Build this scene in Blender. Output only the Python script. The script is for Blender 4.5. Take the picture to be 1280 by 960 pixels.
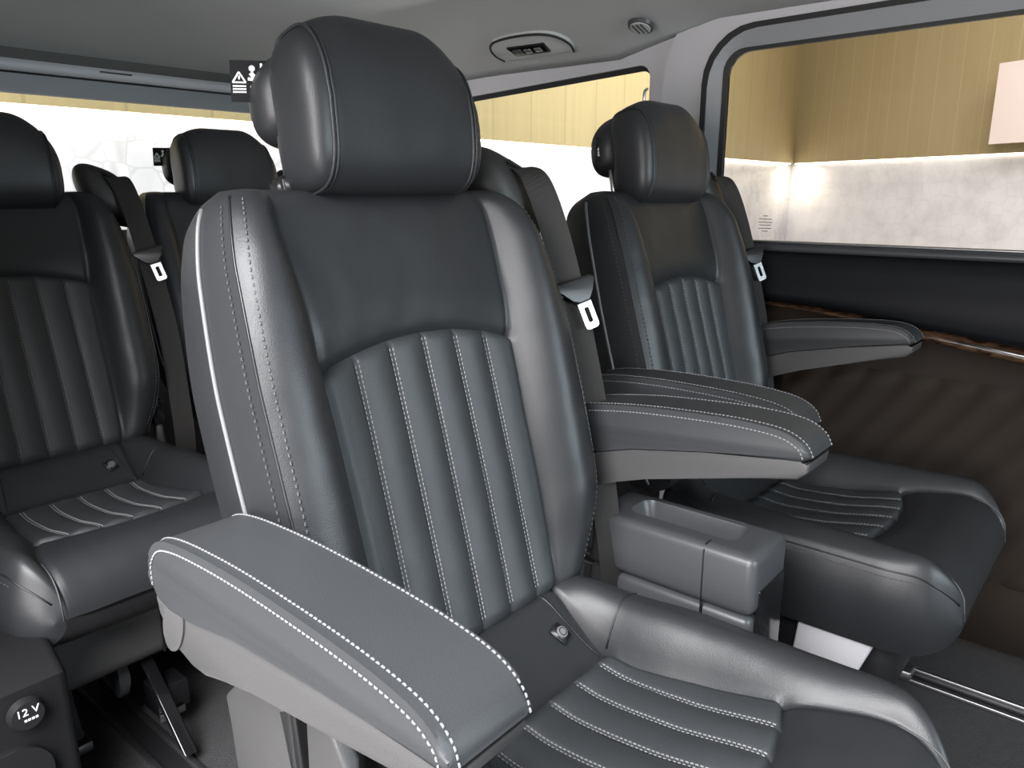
import bpy, bmesh, math, random
import numpy as np
from mathutils import Vector, Matrix, noise
from math import sin, cos, pi, radians as R
random.seed(7)
S = bpy.context.scene
for o in list(bpy.data.objects): bpy.data.objects.remove(o)

# ------------------------------------------------------------ camera
F_PX, PITCH, YAW, CAM_H = 960.0, math.atan(238/960), R(40.3), 1.03
cd = bpy.data.cameras.new('camera'); cam = bpy.data.objects.new('camera', cd); S.collection.objects.link(cam)
cd.sensor_width = 36; cd.lens = 36*F_PX/1280; cd.clip_start = .02
fw = Vector((cos(PITCH)*cos(YAW), cos(PITCH)*sin(YAW), -sin(PITCH)))
rt = Vector((sin(YAW), -cos(YAW), 0)); upv = rt.cross(fw)
mm = Matrix((rt, upv, -fw)).transposed().to_4x4(); mm.translation = Vector((0, 0, CAM_H)); cam.matrix_world = mm
S.camera = cam
# ------------------------------------------------------------ light
S.view_settings.view_transform = 'Standard'; S.view_settings.look = 'None'
S.view_settings.gamma = 1; S.view_settings.use_curve_mapping = False
S.view_settings.exposure = 0.0
w = bpy.data.worlds.new('world'); S.world = w; w.use_nodes = True
w.node_tree.nodes['Background'].inputs[0].default_value = (.93, .97, 1.0, 1)
w.node_tree.nodes['Background'].inputs[1].default_value = 0.38
def area(name, loc, target, sx, sy, power, col=(1, 1, 1)):
    l = bpy.data.lights.new(name, 'AREA'); l.shape = 'RECTANGLE'; l.size = sx; l.size_y = sy; l.energy = power; l.color = col
    o = bpy.data.objects.new(name, l); S.collection.objects.link(o); o.location = loc
    o.rotation_euler = (Vector(target)-Vector(loc)).to_track_quat('-Z', 'Y').to_euler(); return o
area('door_daylight', (-1.5, .0, 2.75), (.45, .5, .75), 2.2, 1.8, 460, (.98, .98, 1))  # unseen area light standing in for daylight through the open side door
area('low_fill', (-2.2, -.20, .80), (.8, .9, 1.0), 1.2, 1.2, 95, (1, .96, .95))  # added fill, not a real lamp: lifts the ceiling and left-facing flanks
area('windscreen_daylight', (1.2, -4.2, 1.5), (1.3, .5, .6), 3.0, 1.5, 270, (.80, .93, 1))  # unseen area light standing in for daylight through the windscreen
area('rear_wall_fill', (3.5, 3.0, 3.3), (3.5, 4.2, .9), 8, .5, 45, (1, .97, .92))  # added fill that whitens the rear garage wall, no known lamp there
area('right_wall_fill', (6.0, .5, 3.4), (9.3, 2.2, .9), 3, 1.5, 320, (1, .97, .97))  # unseen fill added to brighten the right-hand garage wall
area('corner_glow_fill', (10.36, 3.88, 1.37), (10.45, 3.95, .3), .2, .2, 9, (1, .90, .70))  # small light added to make the glow in the garage corner

# ------------------------------------------------------------ materials
def mat(name, col, rough=.5, metal=0, spec=.5, bump=None, emit=None, coat=0, var=0.0, varscale=6):
    m = bpy.data.materials.new(name); m.use_nodes = True; nt = m.node_tree; b = nt.nodes['Principled BSDF']
    b.inputs['Base Color'].default_value = (*col, 1); b.inputs['Roughness'].default_value = rough
    b.inputs['Metallic'].default_value = metal; b.inputs['Specular IOR Level'].default_value = spec
    b.inputs['Coat Weight'].default_value = coat; b.inputs['Coat Roughness'].default_value = .1
    if emit: b.inputs['Emission Color'].default_value = (*emit[0], 1); b.inputs['Emission Strength'].default_value = emit[1]
    tc = nt.nodes.new('ShaderNodeTexCoord')
    if var:
        n = nt.nodes.new('ShaderNodeTexNoise'); n.inputs['Scale'].default_value = varscale; n.inputs['Detail'].default_value = 5
        nt.links.new(tc.outputs['Object'], n.inputs['Vector'])
        mr = nt.nodes.new('ShaderNodeMix'); mr.data_type = 'RGBA'
        mr.inputs['A'].default_value = (*[c*(1-var) for c in col], 1); mr.inputs['B'].default_value = (*[min(1, c*(1+var)) for c in col], 1)
        nt.links.new(n.outputs['Fac'], mr.inputs['Factor']); nt.links.new(mr.outputs['Result'], b.inputs['Base Color'])
    prev = None
    for kind, sc, st, dist in (bump or []):
        if kind == 'v':
            t = nt.nodes.new('ShaderNodeTexVoronoi'); out = 'Distance'
        elif kind == 'w':
            t = nt.nodes.new('ShaderNodeTexWave'); out = 'Fac'; t.inputs['Distortion'].default_value = .3
        else:
            t = nt.nodes.new('ShaderNodeTexNoise'); t.inputs['Detail'].default_value = 4; out = 'Fac'
        t.inputs['Scale'].default_value = sc; nt.links.new(tc.outputs['Object'], t.inputs['Vector'])
        bp = nt.nodes.new('ShaderNodeBump'); bp.inputs['Strength'].default_value = st; bp.inputs['Distance'].default_value = dist
        nt.links.new(t.outputs[out], bp.inputs['Height'])
        if prev: nt.links.new(prev.outputs[0], bp.inputs['Normal'])
        prev = bp
    if prev: nt.links.new(prev.outputs[0], b.inputs['Normal'])
    return m
M = {}
M['leather'] = mat('black_leather', (.020, .021, .023), .42, spec=.45, bump=[('v', 650, .16, .0007), ('n', 30, .10, .004)], var=.12)
M['leather_insert'] = mat('perforated_leather', (.034, .037, .040), .50, spec=.45, bump=[('v', 650, .3, .0008), ('n', 30, .10, .004)], var=.10)
M['shell'] = mat('grey_seat_plastic', (.062, .061, .062), .5, bump=[('v', 600, .2, .0008)])
M['trim'] = mat('grey_trim_plastic', (.22, .225, .235), .5, bump=[('v', 500, .15, .0008)], var=.06)
M['housing'] = mat('belt_housing_plastic', (.022, .020, .019), .5)
M['arm'] = mat('armrest_leather', (.034, .036, .039), .50, spec=.45, bump=[('v', 650, .15, .0007)], var=.08)
M['trimdark'] = mat('dark_side_trim', (.008, .008, .009), .8, spec=.2, bump=[('n', 900, .5, .001)], var=.2, varscale=90)
M['console'] = mat('console_plastic', (.052, .054, .058), .38, bump=[('v', 700, .15, .0006)])
M['black'] = mat('black_plastic', (.012, .012, .013), .35)
M['gloss_black'] = mat('gloss_black_plastic', (.008, .008, .009), .12)
M['rubber'] = mat('rubber_gasket', (.010, .010, .010), .6)
M['thread'] = mat('grey_thread', (.22, .22, .225), .7)
M['thread_dark'] = mat('dark_thread', (.065, .065, .068), .7)
M['piping'] = mat('pale_piping', (.15, .15, .155), .4)
M['belt'] = mat('belt_webbing', (.017, .015, .0135), .62, bump=[('w', 260, .5, .001)])
M['chrome'] = mat('polished_steel', (.68, .68, .68), .28, 1)
M['metal'] = mat('dull_steel', (.32, .32, .33), .4, 1)
M['headliner'] = mat('headliner_fabric', (.44, .445, .435), .95, bump=[('n', 700, .4, .001)], var=.04, varscale=3)
M['headliner_dark'] = mat('dark_headliner_fabric', (.085, .083, .078), .95, bump=[('n', 700, .4, .001)], var=.05)
M['pillar'] = mat('pillar_plastic', (.46, .45, .465), .55, bump=[('v', 500, .1, .0006)], var=.03)
M['carpet'] = mat('dark_carpet', (.030, .030, .031), 1, bump=[('n', 300, .9, .004)], var=.35, varscale=60)
M['doorpad'] = mat('door_pad', (.006, .007, .009), .55, spec=.2, bump=[('v', 420, .2, .001)])
M['fabric_brown'] = mat('brown_door_fabric', (.022, .0165, .0125), .85, spec=.25, bump=[('n', 500, .4, .001)], var=.2)
M['white'] = mat('white_print', (.75, .75, .73), .6)
M['orange'] = mat('orange_plastic', (.55, .16, .06), .5)
M['garage_floor'] = mat('garage_floor', (.50, .49, .47), .5, var=.1)
M['board'] = mat('pale_board', (.72, .62, .60), .7)
M['led'] = mat('led_strip', (1, .9, .7), .5, emit=((1, .94, .82), 7))
M['tan'] = mat('tan_panelling', (.52, .385, .17), .75, var=.08, varscale=2)
def wood():
    m = mat('walnut_trim', (.09, .05, .03), .18, coat=.8); nt = m.node_tree; b = nt.nodes['Principled BSDF']
    tc = nt.nodes.new('ShaderNodeTexCoord'); mp = nt.nodes.new('ShaderNodeMapping'); mp.inputs['Scale'].default_value = (8, 6, 40)
    n = nt.nodes.new('ShaderNodeTexNoise'); n.inputs['Scale'].default_value = 3; n.inputs['Distortion'].default_value = 1.5; n.inputs['Detail'].default_value = 6
    cr = nt.nodes.new('ShaderNodeValToRGB'); cr.color_ramp.elements[0].color = (.018, .009, .006, 1); cr.color_ramp.elements[1].color = (.11, .062, .036, 1)
    cr.color_ramp.elements[0].position = .35; cr.color_ramp.elements[1].position = .65
    nt.links.new(tc.outputs['Object'], mp.inputs[0]); nt.links.new(mp.outputs[0], n.inputs[0]); nt.links.new(n.outputs['Fac'], cr.inputs[0]); nt.links.new(cr.outputs[0], b.inputs['Base Color'])
    return m
M['wood'] = wood()
def glass(name, tint, gl):
    m = bpy.data.materials.new(name); m.use_nodes = True; nt = m.node_tree; nt.nodes.remove(nt.nodes['Principled BSDF'])
    t = nt.nodes.new('ShaderNodeBsdfTransparent'); t.inputs[0].default_value = (*tint, 1)
    g = nt.nodes.new('ShaderNodeBsdfGlossy'); g.inputs['Roughness'].default_value = .02
    fr = nt.nodes.new('ShaderNodeFresnel'); fr.inputs[0].default_value = gl
    mx = nt.nodes.new('ShaderNodeMixShader'); nt.links.new(fr.outputs[0], mx.inputs[0]); nt.links.new(t.outputs[0], mx.inputs[1]); nt.links.new(g.outputs[0], mx.inputs[2])
    nt.links.new(mx.outputs[0], nt.nodes['Material Output'].inputs[0]); return m
M['glass'] = glass('window_glass', (.93, .94, .92), 1.2)
M['glass_tint'] = glass('tinted_window_glass', (.72, .71, .68), 1.2)
def marble(name='marble_tiles', line=(.69, .68, .71), scale=7, rnd=.75):
    m = mat(name, (.7, .7, .7), .35); nt = m.node_tree; b = nt.nodes['Principled BSDF']
    tc = nt.nodes.new('ShaderNodeTexCoord')
    v = nt.nodes.new('ShaderNodeTexVoronoi'); v.feature = 'DISTANCE_TO_EDGE'; v.inputs['Scale'].default_value = scale; v.inputs['Randomness'].default_value = rnd
    nt.links.new(tc.outputs['Object'], v.inputs[0])
    cr = nt.nodes.new('ShaderNodeValToRGB'); cr.color_ramp.elements[0].color = (*line, 1); cr.color_ramp.elements[1].color = (.76, .75, .79, 1)
    cr.color_ramp.elements[0].position = .0; cr.color_ramp.elements[1].position = .05
    nt.links.new(v.outputs['Distance'], cr.inputs[0])
    n = nt.nodes.new('ShaderNodeTexNoise'); n.inputs['Scale'].default_value = 4; n.inputs['Detail'].default_value = 8; nt.links.new(tc.outputs['Object'], n.inputs[0])
    c2 = nt.nodes.new('ShaderNodeValToRGB'); c2.color_ramp.elements[0].color = (.86, .86, .87, 1); c2.color_ramp.elements[1].color = (1, 1, 1, 1)
    c2.color_ramp.elements[0].position = .35; c2.color_ramp.elements[1].position = .6
    nt.links.new(n.outputs['Fac'], c2.inputs[0])
    mx = nt.nodes.new('ShaderNodeMix'); mx.data_type = 'RGBA'; mx.blend_type = 'MULTIPLY'; mx.inputs['Factor'].default_value = 1
    nt.links.new(cr.outputs[0], mx.inputs['A']); nt.links.new(c2.outputs[0], mx.inputs['B']); nt.links.new(mx.outputs['Result'], b.inputs['Base Color'])
    return m
M['marble'] = marble(); M['marble_rear'] = marble('marble_hex_tiles', (.60, .60, .625), 7.5, .5)

# ------------------------------------------------------------ helpers
def mesh(name, verts, faces, m, parent=None, smooth=True, merge=None):
    me = bpy.data.meshes.new(name); me.from_pydata([tuple(v) for v in verts], [], [tuple(f) for f in faces])
    bm = bmesh.new(); bm.from_mesh(me)
    if merge: bmesh.ops.remove_doubles(bm, verts=bm.verts, dist=merge)
    bmesh.ops.recalc_face_normals(bm, faces=bm.faces)
    bm.to_mesh(me); bm.free()
    return link(name, me, m, parent, smooth)
def link(name, me, m, parent=None, smooth=True):
    if m: me.materials.append(M[m] if isinstance(m, str) else m)
    if smooth:
        for p in me.polygons: p.use_smooth = True
    o = bpy.data.objects.new(name, me); S.collection.objects.link(o)
    if parent: o.parent = parent
    return o
def frombm(name, bm, m, parent=None, smooth=True, sharp=None):
    bmesh.ops.recalc_face_normals(bm, faces=bm.faces)
    if sharp:
        for e in bm.edges:
            if len(e.link_faces) == 2 and e.calc_face_angle(0) > R(sharp): e.smooth = False
    me = bpy.data.meshes.new(name); bm.to_mesh(me); bm.free(); return link(name, me, m, parent, smooth)
def empty(name, loc=(0, 0, 0), parent=None):
    o = bpy.data.objects.new(name, None); o.empty_display_size = .05; o.location = loc; S.collection.objects.link(o)
    if parent: o.parent = parent
    return o
def tag(o, label=None, cat=None, group=None, kind=None):
    if label: o['label'] = label
    if cat: o['category'] = cat
    if group: o['group'] = group
    if kind: o['kind'] = kind
    return o
def box(bm, lo, hi):
    vs = [bm.verts.new((x, y, z)) for x in (lo[0], hi[0]) for y in (lo[1], hi[1]) for z in (lo[2], hi[2])]
    for f in ((0, 1, 3, 2), (4, 6, 7, 5), (0, 4, 5, 1), (2, 3, 7, 6), (0, 2, 6, 4), (1, 5, 7, 3)): bm.faces.new([vs[i] for i in f])
    return vs
def rbox(name, lo, hi, r, m, parent=None, seg=3):
    bm = bmesh.new(); box(bm, lo, hi)
    bmesh.ops.bevel(bm, geom=list(bm.edges), offset=r, segments=seg, profile=.5, affect='EDGES')
    return frombm(name, bm, m, parent, True, 50)
def prism(name, poly, x0, x1, r, m, parent=None, seg=4, axis='x'):
    """poly of (y,z) extruded in x with rounded rims"""
    bm = bmesh.new()
    mk = {'x': lambda x, p: (x, p[0], p[1]), 'y': lambda x, p: (p[0], x, p[1]), 'z': lambda x, p: (p[0], p[1], x)}[axis]
    a = [bm.verts.new(mk(x0, p)) for p in poly]; b = [bm.verts.new(mk(x1, p)) for p in poly]
    fa = bm.faces.new(a); fb = bm.faces.new(b[::-1]); n = len(poly)
    for i in range(n): bm.faces.new((a[i], a[(i+1) % n], b[(i+1) % n], b[i]))
    if r:
        ed = list({e for f in (fa, fb) for e in f.edges})
        bmesh.ops.bevel(bm, geom=ed, offset=r, segments=seg, profile=.5, affect='EDGES')
    return frombm(name, bm, m, parent, True, 40)
def crv(pts, n=8, closed=False):
    P = [np.array(p, float) for p in pts]; N = len(P); out = []
    rng = range(N if closed else N-1)
    for i in rng:
        g = (lambda k: P[k % N]) if closed else (lambda k: P[min(max(k, 0), N-1)])
        p0, p1, p2, p3 = g(i-1), g(i), g(i+1), g(i+2)
        for k in range(n):
            t = k/n
            out.append(.5*((2*p1)+(-p0+p2)*t+(2*p0-5*p1+4*p2-p3)*t*t+(-p0+3*p1-3*p2+p3)*t**3))
    if not closed: out.append(P[-1])
    return out
def tube(name, pts, r, m, parent=None, sides=8, smoothn=0, closed=False):
    P = [Vector(p) for p in (crv(pts, smoothn, closed) if smoothn else pts)]; n = len(P); V = []; Fc = []
    rr = r if callable(r) else (lambda t: r)
    for i, p in enumerate(P):
        d = (P[min(i+1, n-1)]-P[max(i-1, 0)]).normalized() if not closed else (P[(i+1) % n]-P[i-1]).normalized()
        a = d.orthogonal() if i == 0 else (a - d*a.dot(d))
        a.normalize(); b = d.cross(a)
        for k in range(sides):
            t = 2*pi*k/sides; V.append(p+(a*cos(t)+b*sin(t))*rr(i/(n-1)))
    m_ = n if closed else n-1
    for i in range(m_):
        for k in range(sides):
            Fc.append((i*sides+k, i*sides+(k+1) % sides, ((i+1) % n)*sides+(k+1) % sides, ((i+1) % n)*sides+k))
    if not closed: Fc += [tuple(range(sides)), tuple(range((n-1)*sides, n*sides))]
    return mesh(name, V, Fc, m, parent)
def strap(name, pts, wdir, w, th, m, parent=None, n=8):
    """flat webbing: centre line pts, wdir list of width directions"""
    P = crv(pts, n); D = crv(wdir, n); V = []; Fc = []
    for i, (p, d) in enumerate(zip(P, D)):
        p = Vector(p); d = Vector(d).normalized(); t = (Vector(P[min(i+1, len(P)-1)])-Vector(P[max(i-1, 0)])).normalized()
        d = (d-t*d.dot(t)).normalized(); nn = t.cross(d)
        for a, b in ((-1, -1), (1, -1), (1, 1), (-1, 1)): V.append(p+d*a*w/2+nn*b*th/2)
    for i in range(len(P)-1):
        for k in range(4): Fc.append((i*4+k, i*4+(k+1) % 4, i*4+4+(k+1) % 4, i*4+4+k))
    Fc += [(0, 1, 2, 3), tuple(range(len(P)*4-4, len(P)*4))]
    o = mesh(name, V, Fc, m, parent, smooth=False)
    return o
def tab(T):
    xs = np.array([t[0] for t in T], float); ys = np.array([t[1] for t in T], float)
    h = np.diff(xs); d = np.diff(ys)/h; m = np.zeros(len(xs)); m[0] = d[0]; m[-1] = d[-1]
    for i in range(1, len(xs)-1):
        if d[i-1]*d[i] > 0:
            w1 = 2*h[i]+h[i-1]; w2 = h[i]+2*h[i-1]; m[i] = (w1+w2)/(w1/d[i-1]+w2/d[i])
    def f(x):
        x = min(max(x, xs[0]), xs[-1]); i = min(max(int(np.searchsorted(xs, x))-1, 0), len(h)-1)
        t = (x-xs[i])/h[i]; H = h[i]
        return ((1+2*t)*(1-t)**2*ys[i]+t*(1-t)**2*H*m[i]+t*t*(3-2*t)*ys[i+1]+t*t*(t-1)*H*m[i+1])
    return f
def gro(d, dep, s): return -dep*math.exp(-(d/s)**2)

class Pillow:
    """upholstered pad: a closed loft with a sunken ribbed insert, raised bolsters, side and back"""
    def __init__(s, L, xi, W, B, E, D, breaks, front, place, r0, r1, oc, side=.012, bev=2.4, segs=(40, 60), NI=96, puff=(0,)):
        s.__dict__.update(locals())
    def cap(s, a):
        c = 1.0
        if a > s.L-s.r1: q = (a-(s.L-s.r1))/s.r1; c *= max(0, 1-q**s.bev)**(1/s.bev)
        if a < s.r0: q = (s.r0-a)/s.r0; c *= max(0, 1-q**s.bev)**(1/s.bev)
        return c
    def out(s, x, a):
        X = abs(x); xi = s.xi(a); W = s.W(a); base = s.front(x, a)
        if X <= xi: return base
        q = (X-xi)/(W-xi); B = s.B(a); E = s.E(a)
        if q < .55: v = B*(1-(1-q/.55)**2.0)
        else: v = B-(B-E)*((q-.55)/.45)**2.2
        return base+v
    def P(s, x, a, lift=0.0):
        c = s.cap(a); o = s.out(x, a); o = s.oc(a)+(o-s.oc(a))*c
        return Vector(s.place(x, a, o+lift))
    def PN(s, x, a, lift=0.0):
        e = 1e-3; p = s.P(x, a); dx = s.P(x+e, a)-s.P(x-e, a); da = s.P(x, a+e)-s.P(x, a-e)
        n = dx.cross(da).normalized(); f = s.P(x, a, .01)-p
        if n.dot(f) < 0: n.negate()
        return p+n*lift, n
    def build(s):
        NI, NB, NSd, NK = s.NI, 20, 8, 10
        cols = [('i', -1+2*k/NI) for k in range(NI+1)]
        cols += [('b', k/NB) for k in range(1, NB+1)] + [('s', k/NSd) for k in range(1, NSd+1)] + [('k', 1-2*k/NK) for k in range(1, NK)]
        cols += [('S', 1-k/NSd) for k in range(0, NSd+1)] + [('b-', 1-k/NB) for k in range(1, NB)]
        NC = len(cols)
        rows = []  # (segment, u)
        for si, n in enumerate(s.segs):
            for k in range(n + (1 if si == len(s.segs)-1 else 0)): rows.append((si, k/n))
        V = []
        for (si, u) in rows:
            for kind, t in cols:
                tt = max(-1, min(1, t)) if kind == 'i' else 1
                br = [0]+[b(tt) for b in s.breaks]+[s.L]
                uu = u
                if si == len(s.segs)-1: uu = 1-(1-u)**1.6
                if si == 0: uu = u**1.4
                a = br[si]+(br[si+1]-br[si])*uu
                W = s.W(a); xi = s.xi(a); c = s.cap(a)
                if kind == 'i': x = xi*t; o = s.out(x, a)
                elif kind == 'b': x = xi+(W-xi)*t; o = s.out(x, a)
                elif kind == 'b-': x = -(xi+(W-xi)*t); o = s.out(x, a)
                elif kind in 'sS':
                    sg = 1 if kind == 's' else -1; oe = s.out(W, a); ob = -s.D(a)
                    x = sg*(W+s.side*sin(pi*min(1, t*.9+.05))-s.side*sin(pi*.05)); o = oe+(ob-oe)*t
                else: x = W*t*.98; o = -s.D(a)-.006*(1-t*t)
                o = s.oc(a)+(o-s.oc(a))*c
                p = Vector(s.place(x, a, o))
                nz = noise.noise(p*9+Vector((3.1, 7, 1)))*.0022+noise.noise(p*28)*.0007
                p += (Vector(s.place(x, a, o+.01))-Vector(s.place(x, a, o))).normalized()*nz*(1 if kind in 'ib-' else .3)
                V.append(p)
        Fk = {}
        NR = len(rows)
        for i in range(NR-1):
            for j in range(NC):
                k0 = cols[j][0]; j2 = (j+1) % NC; k1 = cols[j2][0]
                if k0 == 'i' and k1 == 'i': key = ('insert', rows[i][0])
                elif k1 in ('b',) or k0 == 'b-' or (k0 == 'b' and k1 == 'b') or k1 == 'b-': key = ('bolster', 0)
                elif k1 == 's': key = ('side', 0)
                elif k1 == 'S' and k0 == 'S': key = ('side', 1)
                else: key = ('back', 0)
                Fk.setdefault(key, []).append((i*NC+j, i*NC+j2, (i+1)*NC+j2, (i+1)*NC+j))
        s.V = V; s.Fk = Fk; s.NC = NC; s.NR = NR
        Fk.setdefault(('back', 0), []).extend([tuple(range(NC))[::-1], tuple(range((NR-1)*NC, NR*NC))])
        return s
    def part(s, name, keys, m, parent):
        fs = [f for k in keys for f in s.Fk.get(k, [])]; used = sorted({i for f in fs for i in f}); mp = {v: i for i, v in enumerate(used)}
        bmv = [s.V[i] for i in used]
        return mesh(name, bmv, [tuple(mp[i] for i in f) for f in fs], m, parent, merge=1e-5)
def stitches(name, lines, m, parent, dash=.0042, gap=.0019, w=.0014, h=.0010):
    """lines: lists of (point, normal) sampled densely"""
    if len(lines) > 1:
        for ln in lines: o = stitches(name, [ln], m, parent, dash, gap, w, h)
        return o
    V = []; Fc = []
    for ln in lines:
        acc = 0; seg = []
        pts = [Vector(p) for p, _ in ln]; nn = [Vector(n) for _, n in ln]
        cum = [0]
        for i in range(1, len(pts)): cum.append(cum[-1]+(pts[i]-pts[i-1]).length)
        def at(d):
            i = min(max(int(np.searchsorted(cum, d))-1, 0), len(pts)-2); t = (d-cum[i])/max(cum[i+1]-cum[i], 1e-9); return pts[i].lerp(pts[i+1], t), nn[i]
        d = 0
        while d+dash < cum[-1]:
            a, n = at(d); b, _ = at(d+dash); t = (b-a).normalized(); q = t.cross(n).normalized()*w/2; k = len(V); mid = (a+b)/2+n*h
            V += [a-q, a+q, mid+q-t*dash*.3, mid-q-t*dash*.3, mid+q+t*dash*.3, mid-q+t*dash*.3, b+q, b-q]
            Fc += [(k, k+1, k+2, k+3), (k+3, k+2, k+4, k+5), (k+5, k+4, k+6, k+7), (k, k+3, k+5, k+7), (k+1, k+6, k+4, k+2), (k, k+7, k+6, k+1)]
            d += dash+gap
    return mesh(name, V, Fc, m, parent, smooth=False)
def copy_tree(o, parent=None):
    c = o.copy(); S.collection.objects.link(c); c.parent = parent
    for ch in list(o.children): copy_tree(ch, c)
    return c

# ------------------------------------------------------------ room shell of the van
def struct(o): o['kind'] = 'structure'; return o
XW = 1.93
def rr(y0, y1, z0, z1, rc, n=6):
    out = []
    for cy, cz, a0, r in ((y1, z1, 0, rc[0]), (y0, z1, 90, rc[1]), (y0, z0, 180, rc[2]), (y1, z0, 270, rc[3])):
        sy = -1 if a0 in (0, 270) else 1; sz = -1 if a0 in (0, 90) else 1
        for k in range(n+1):
            t = R(a0+90*k/n); out.append((cy+sy*r+r*cos(t), cz+sz*r+r*sin(t)))
    return out
def frame_ring(name, outer, inner, x_o, x_i, th, m, parent=None):
    """ring between two outlines (y,z), outer at x_o, inner at x_i, thickness th outward (+x)"""
    n = len(outer); V = [(x_o, *p) for p in outer]+[(x_i, *p) for p in inner]+[(x_i+th, *p) for p in inner]+[(x_o+th, *p) for p in outer]; Fc = []
    for i in range(n):
        j = (i+1) % n
        for a, b in ((0, 1), (1, 2), (2, 3), (3, 0)): Fc.append((a*n+i, a*n+j, b*n+j, b*n+i))
    return mesh(name, V, Fc, m, parent, smooth=False)
struct(rbox('dashboard_block', (-.1, -2.5, 0), (2.0, -2.4, .95), .02, 'black'))  # unseen block standing in for the dashboard, added to darken reflections on headrests
struct(mesh('floor', [(-.2, -2.5, 0), (2.1, -2.5, 0), (2.1, 2.7, 0), (-.2, 2.7, 0), (-.2, -2.5, -.04), (2.1, -2.5, -.04), (2.1, 2.7, -.04), (-.2, 2.7, -.04)],
            [(0, 1, 2, 3), (4, 5, 6, 7), (0, 1, 5, 4), (1, 2, 6, 5), (2, 3, 7, 6), (3, 0, 4, 7)], 'carpet', smooth=False))
# ceiling: lofted section
def ceiling():
    ys = [-2.4, -1.3, -.6, 0, .5, .85, .95, 1.0, 1.05, 1.1, 1.15, 1.2, 1.25, 1.4, 1.68, 1.76, 1.84, 2.0, 2.2, 2.35, 2.44, 2.46]
    sec = [(1.955, 1.385), (1.90, 1.405), (1.86, 1.415), (1.83, 1.425), (1.80, 1.437), (1.70, 1.470), (1.60, 1.498), (1.52, 1.508), (1.49, 1.512), (1.465, 1.550), (1.43, 1.570), (1.0, 1.576),
           (.57, 1.570), (.535, 1.550), (.51, 1.512), (.40, 1.50), (.2, 1.44), (.05, 1.40)]
    V = []; Fc = []
    for y in ys:
        drop = 0 if y < 1.7 else .105*((y-1.7)/.75)**1.6
        for x, z in sec:
            if 1.76 < y or y < 1.68: pass
            zz = z
            up = 0 if y >= 1.25 else (1 if y <= .95 else (1.25-y)/.30)
            if x >= 1.79: zz = z+up*(tab([(1.79, .020), (1.83, .032), (1.86, .041), (1.90, .050), (1.96, .072)])(x))
            if y > 1.78 and z > 1.512: zz = 1.512
            elif y > 1.7 and z > 1.512: zz = 1.530
            V.append((x, y, zz-drop*(1 if .3 < x < 1.7 else .6)))
    n = len(sec)
    for i in range(len(ys)-1):
        for j in range(n-1): Fc.append((i*n+j, i*n+j+1, (i+1)*n+j+1, (i+1)*n+j))
    k = len(V); V += [(v[0], v[1], v[2]+.05) for v in V]
    Fc += [tuple(i+k for i in f) for f in Fc]
    N = len(ys)
    for j in range(n-1): Fc += [(j, j+1, k+j+1, k+j), ((N-1)*n+j, (N-1)*n+j+1, k+(N-1)*n+j+1, k+(N-1)*n+j)]
    for i in range(N-1): Fc += [(i*n, (i+1)*n, k+(i+1)*n, k+i*n), (i*n+n-1, (i+1)*n+n-1, k+(i+1)*n+n-1, k+i*n+n-1)]
    o = mesh('ceiling', V, Fc, 'headliner'); 
    return struct(o)
ceiling()
# rear beam and hatch frame
hb = bmesh.new(); 
struct(prism('trim_1', [(2.40, 1.46), (2.46, 1.385), (2.46, 1.352), (2.50, 1.352), (2.56, 1.42), (2.56, 1.50), (2.40, 1.50)], .05, 1.93, 0, 'headliner_dark'))
struct(prism('trim_2', [(2.452, 1.383), (2.445, 1.366), (2.452, 1.352), (2.475, 1.352), (2.475, 1.383)], .05, 1.93, 0, 'pillar'))
rbox('wall_rear', (.05, 2.50, 0), (1.93, 2.56, .90), .01, 'trim'); struct(bpy.data.objects['wall_rear'])
struct(mesh('window_1', [(0.05, 2.54, .88), (1.9, 2.54, .88), (1.9, 2.54, 1.36), (0.05, 2.54, 1.36), (0.05, 2.544, .88), (1.9, 2.544, .88), (1.9, 2.544, 1.36), (0.05, 2.544, 1.36)],
            [(0, 1, 2, 3), (4, 5, 6, 7), (0, 1, 5, 4), (1, 2, 6, 5), (2, 3, 7, 6), (3, 0, 4, 7)], 'glass', smooth=False))
def rearring(name, ox0, ox1, oz0, oz1, ix0, ix1, iz0, iz1, y, th, m):
    o = rr(ox0, ox1, oz0, oz1, (.03,)*4); i = rr(ix0, ix1, iz0, iz1, (.05,)*4); n = len(o)
    V = [(p[0], y, p[1]) for p in o]+[(p[0], y, p[1]) for p in i]+[(p[0], y+th, p[1]) for p in i]+[(p[0], y+th, p[1]) for p in o]; Fc = []
    for k in range(n):
        j = (k+1) % n
        for a, b in ((0, 1), (1, 2), (2, 3), (3, 0)): Fc.append((a*n+k, a*n+j, b*n+j, b*n+k))
    return struct(mesh(name, V, Fc, m, smooth=False))
rearring('trim_3', .05, 1.93, .80, 1.352, .13, 1.82, .92, 1.302, 2.500, .035, 'trim')
slot = rbox('trim_4', (1.04, 2.440, 1.370), (1.13, 2.450, 1.374), .001, 'black'); struct(slot)

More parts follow.
